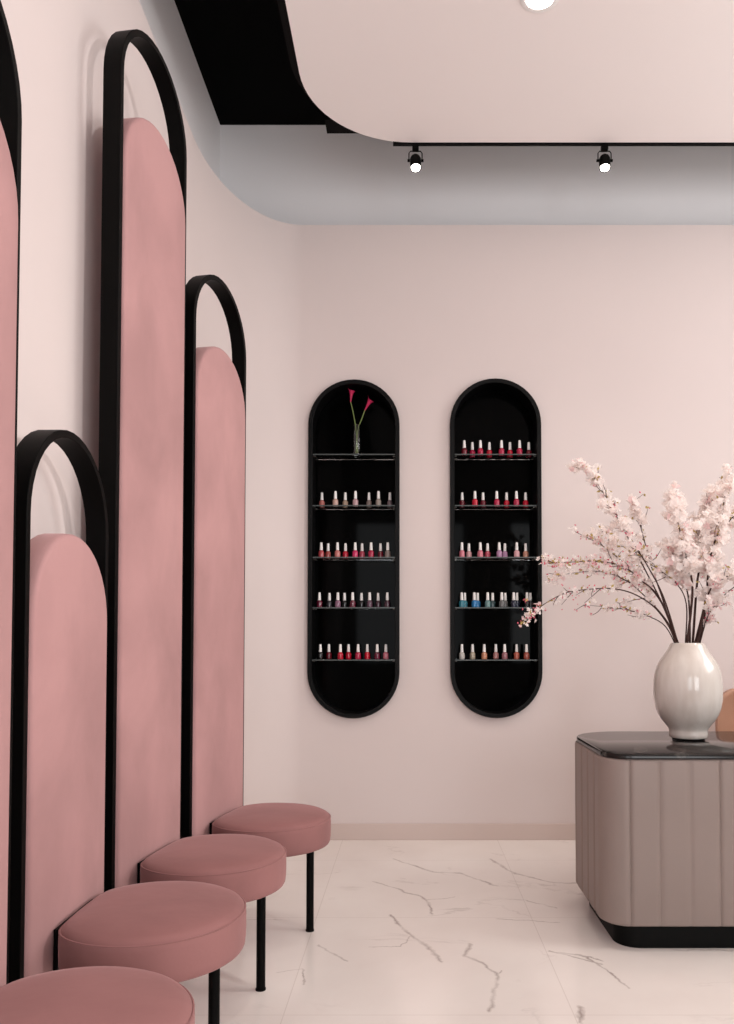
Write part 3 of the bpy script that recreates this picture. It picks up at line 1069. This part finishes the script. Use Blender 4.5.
branch([(575, 672), (578, 540), (545, 470), (480, 420), (380, 355), (295, 290)], .0, (0, .0), 'blossom branch leaving the vase centre and bending low to the left', .5, 75, .035, .014, .15, 8, 18, 7, .004)
# centre and right
branch([(580, 672), (598, 490), (580, 400), (560, 310), (545, 245), (530, 195)], -.06, (0, -.02), 'thick upright blossom branch in the centre with a short bare tip', .50, 120, .055, .018, .12, 6, 18, 8, .0068)
branch([(598, 672), (612, 480), (625, 390), (622, 320), (640, 240), (650, 200)], .05, (0, .02), 'thick upright blossom branch, second at the centre, crowded with pale bloom', .50, 170, .07, .018, .1, 5, 14, 9, .0068)
branch([(604, 672), (640, 530), (650, 430), (665, 350), (690, 280), (706, 170), (724, 85)], .0, (0, -.01), 'tallest upright blossom branch on the right, tip near the photo edge', .48, 140, .045, .016, .1, 8, 30, 10, .0062)
branch([(612, 674), (648, 510), (690, 460), (760, 425), (830, 410)], -.08, (0, -.025), 'blossom branch leaning right and out of the photo at middle height', .45, 110, .06, .017, .14, 14, 16, 8, .0062)
branch([(616, 674), (640, 560), (660, 420), (690, 310), (745, 235), (800, 180)], .07, (0, .02), 'blossom branch slanting up right past the photo edge', .45, 130, .055, .017, .1, 6, 20, 8, .0056)
branch([(618, 676), (650, 575), (700, 510), (770, 465), (850, 470)], .0, (0, .01), 'thin blossom branch bowed low to the right of the vase', .4, 60, .035, .013, .35, 26, 14, 7, .0042)
branch([(590, 672), (585, 520), (560, 440), (540, 390), (525, 350)], .0, (0, .03), 'short blossom branch at the back centre, bloom on its left', .55, 120, .065, .018, .12, 5, 16, 6, .0055)

# ------------------------------------------------------------------ desk chair behind the counter
ch = thing('desk_chair', 'tan leather desk chair behind the counter, rounded back beside the vase', 'chair', (1.98, 4.36, 0))
bm = bmesh.new()
zt_ = P(734, 690, 4.40).z
rings = []
hw = 0.265
for y, e in ((.02, .03), (.012, .012), (.02, .0), (.055, 0), (.072, .012), (.075, .04)):
    rr = []
    for (cx, cz, a0, r) in ((hw - .13, zt_ - .13, 0, .13), (-hw + .13, zt_ - .13, 90, .13), (-hw + .06, .50, 180, .06), (hw - .06, .50, 270, .06)):
        for k in range(9):
            a = math.radians(a0 + 90 * k / 8)
            x = cx + (r - e * (1 if e < .05 else 1)) * math.cos(a); z = cz + (r - e) * math.sin(a)
            rr.append((x, y + .16 - .9 * (x * x), z))
    rings.append(rr)
loft(bm, rings)
obj('backrest', bm, M_TAN, ch, angle=60)
bm = bmesh.new()
rings = []
for z, e in ((.40, .03), (.405, .008), (.42, 0), (.465, 0), (.482, .012), (.488, .05)):
    rr = []
    for (cx, cy, a0) in ((.16, .10, 0), (-.16, .10, 90), (-.16, -.16, 180), (.16, -.16, 270)):
        for k in range(9):
            a = math.radians(a0 + 90 * k / 8)
            rr.append((cx + (.09 - e) * math.cos(a), cy + (.09 - e) * math.sin(a), z))
    rings.append(rr)
loft(bm, rings)
obj('seat', bm, M_TAN, ch, angle=60)
bm = bmesh.new()
add_tube(bm, [(0, .10, .405), (0, .20, .41), (0, .235, .45), (0, .235, .62)], .014, 10)
obj('back_support', bm, M_SILVER, ch)
bm = bmesh.new()
add_tube(bm, [(0, -.03, .09), (0, -.03, .41)], .022, 16)
for k in range(5):
    a = 2 * PI * k / 5 + .3
    add_tube(bm, [(0, -.03, .10), (.25 * math.cos(a), -.03 + .25 * math.sin(a), .065)], [.018, .012], 8)
bs = obj('base', bm, M_SILVER, ch)
for k in range(5):
    a = 2 * PI * k / 5 + .3
    bm = bmesh.new()
    x, y = .25 * math.cos(a), -.03 + .25 * math.sin(a)
    tx, ty = -math.sin(a), math.cos(a)
    add_tube(bm, [(x - tx * .012, y - ty * .012, .028), (x + tx * .012, y + ty * .012, .028)], .028, 16)
    obj('caster', bm, M_PLINTH, bs)

# ------------------------------------------------------------------ lamps
ry = 4.312
rz = ZD
bm = bmesh.new()
rx0 = P(393, 144, ry).x
add_box(bm, rx0, XR - .05, ry - .010, ry + .010, rz - .008, rz + .02)
rail = obj('track_rail', bm, M_FRAME, None, smooth=False, bevel=.002)
tag(rail, 'thin black lighting track along the back edge of the pink ceiling panel', 'light track')


def track_spot(px, label, yaw):
    x = P(px, 150, ry).x
    z = rz - .008
    t = thing('track_spotlight', label, 'spotlight', (x, ry, z), 0, 'black spotlights on the ceiling track')
    bm = bmesh.new(); add_box(bm, -.018, .018, -.015, .015, -.030, -.0005)
    obj('adapter', bm, M_FRAME, t, bevel=.002)
    bm = bmesh.new()
    yk = [(-.036, 0, -.088), (-.036, 0, -.045), (-.028, 0, -.034), (0, 0, -.032), (.028, 0, -.034), (.036, 0, -.045), (.036, 0, -.088)]
    add_tube(bm, yk, .0032, 8)
    obj('yoke', bm, M_FRAME, t)
    tilt = math.radians(13)
    # aims down and forward, away from the back wall
    Mx = Matrix.Translation((0, 0, -.086)) @ Matrix.Rotation(yaw, 4, 'Z') @ Matrix.Rotation(-tilt, 4, 'X')
    bm = bmesh.new()
    add_lathe(bm, [(0, .036), (.014, .034), (.025, .022), (.0305, .008), (.0305, -.050), (.0285, -.050), (.0275, -.042), (0, -.041)], 28, M=Mx)
    h = obj('lamp_head', bm, M_FRAME, t, angle=40)
    bm = bmesh.new()
    add_lathe(bm, [(0, -.0415), (.0245, -.0425), (.0225, -.052), (.014, -.059), (0, -.061)], 24, M=Mx)
    obj('lens', bm, M_LENS, h)
    for s in (-1, 1):
        bm = bmesh.new(); add_tube(bm, [(s * .031, 0, -.086), (s * .044, 0, -.086)], .0075, 12)
        obj('knob', bm, M_FRAME, t)
    L_ = bpy.data.lights.new('spot', 'SPOT')
    L_.energy = 16; L_.spot_size = math.radians(70); L_.spot_blend = .6; L_.color = (1, .9, .78); L_.shadow_soft_size = .03
    lo = bpy.data.objects.new('spot_light', L_); COL.objects.link(lo)
    aim = (Mx.to_3x3() @ Vector((0, 0, -1)))
    lo.location = Vector((x, ry, z)) + Mx @ Vector((0, 0, -.075))
    lo.rotation_euler = aim.to_track_quat('-Z', 'Y').to_euler()


track_spot(415.5, 'lit black track spotlight above the gap between the niches, the left one', .1)
track_spot(604.5, 'lit black track spotlight above the vase side, the right one', -.1)

dl = PZ(540, -3, ZD)
t = thing('ceiling_downlight', 'lit round recessed downlight in the pink ceiling panel at the top edge', 'ceiling light', (dl.x, dl.y, ZD))
bm = bmesh.new()
add_lathe(bm, [(.060, -.0005), (.084, -.0005), (.084, -.003), (.078, -.006), (.062, -.005), (.060, -.0005)], 40)
obj('trim_ring', bm, M_CAP, t)
bm = bmesh.new()
add_lathe(bm, [(0, -.001), (.0595, -.001), (.0595, -.003), (0, -.0035)], 40)
obj('lens', bm, M_LENS, t)
L_ = bpy.data.lights.new('downlight', 'SPOT'); L_.energy = 40; L_.spot_size = math.radians(120); L_.spot_blend = .7; L_.color = (1, .93, .84)
L_.shadow_soft_size = .05
lo = bpy.data.objects.new('downlight_light', L_); COL.objects.link(lo); lo.location = (dl.x, dl.y, ZD - .02)

# unseen extra spots added to wash the back wall, without fittings
for x_ in (1.25, 2.05, 2.85):
    L_ = bpy.data.lights.new('downlight', 'SPOT'); L_.energy = 25; L_.spot_size = math.radians(125); L_.spot_blend = .6; L_.color = (1, .90, .80)
    L_.shadow_soft_size = .06
    lo = bpy.data.objects.new('downlight_light', L_); COL.objects.link(lo); lo.location = (x_, 2.85, ZD - .02)

# daylight through the two shop windows
def window_light(w, energy, color):
    L_ = bpy.data.lights.new('daylight', 'AREA')
    L_.shape = 'RECTANGLE'; L_.size = w[1] - w[0] - .12; L_.size_y = WZ1 - WZ0 - .12
    L_.energy = energy; L_.color = color
    o = bpy.data.objects.new('daylight', L_); COL.objects.link(o)
    o.location = ((w[0] + w[1]) / 2, YF - .10, (WZ0 + WZ1) / 2)
    o.rotation_euler = (PI / 2, 0, 0)      # shines towards +y
    return o


window_light(WIN[0], 46, (.97, .985, 1.0))
window_light(WIN[1], 75, (.97, .985, 1.0))

L_ = bpy.data.lights.new('daylight', 'AREA'); L_.shape = 'RECTANGLE'; L_.size = RW[1] - RW[0] - .12; L_.size_y = RW[3] - RW[2] - .12  # unseen fill at the added side window, brightens the back wall
L_.energy = 58; L_.color = (1.0, .965, .93)
lo = bpy.data.objects.new('daylight', L_); COL.objects.link(lo)
lo.location = (XR + .06, (RW[0] + RW[1]) / 2, (RW[2] + RW[3]) / 2)
lo.rotation_euler = (PI / 2, 0, PI / 2)      # shines towards -x

# spotlight on the right-hand wall that picks out the row of stools
L_ = bpy.data.lights.new('wall_spot', 'SPOT'); L_.energy = 330; L_.spot_size = math.radians(58); L_.spot_blend = .6
L_.color = (1.0, .965, .945); L_.shadow_soft_size = .11
lo = bpy.data.objects.new('wall_spot_light', L_); COL.objects.link(lo)
lo.location = (3.3, -.15, 2.35)
lo.rotation_euler = (Vector((-1.0, 2.15, 1.9)) - lo.location).to_track_quat('-Z', 'Y').to_euler()

w = bpy.data.worlds.new('world'); scene.world = w
w.use_nodes = True
bg = w.node_tree.nodes['Background']
bg.inputs[0].default_value = (0.85, 0.92, 1.0, 1); bg.inputs[1].default_value = 1.0

scene.view_settings.view_transform = 'Standard'
scene.view_settings.look = 'None'
scene.view_settings.gamma = 1.0
scene.view_settings.use_curve_mapping = False
scene.view_settings.exposure = -0.19
scene.cycles.max_bounces = 10
scene.cycles.diffuse_bounces = 6
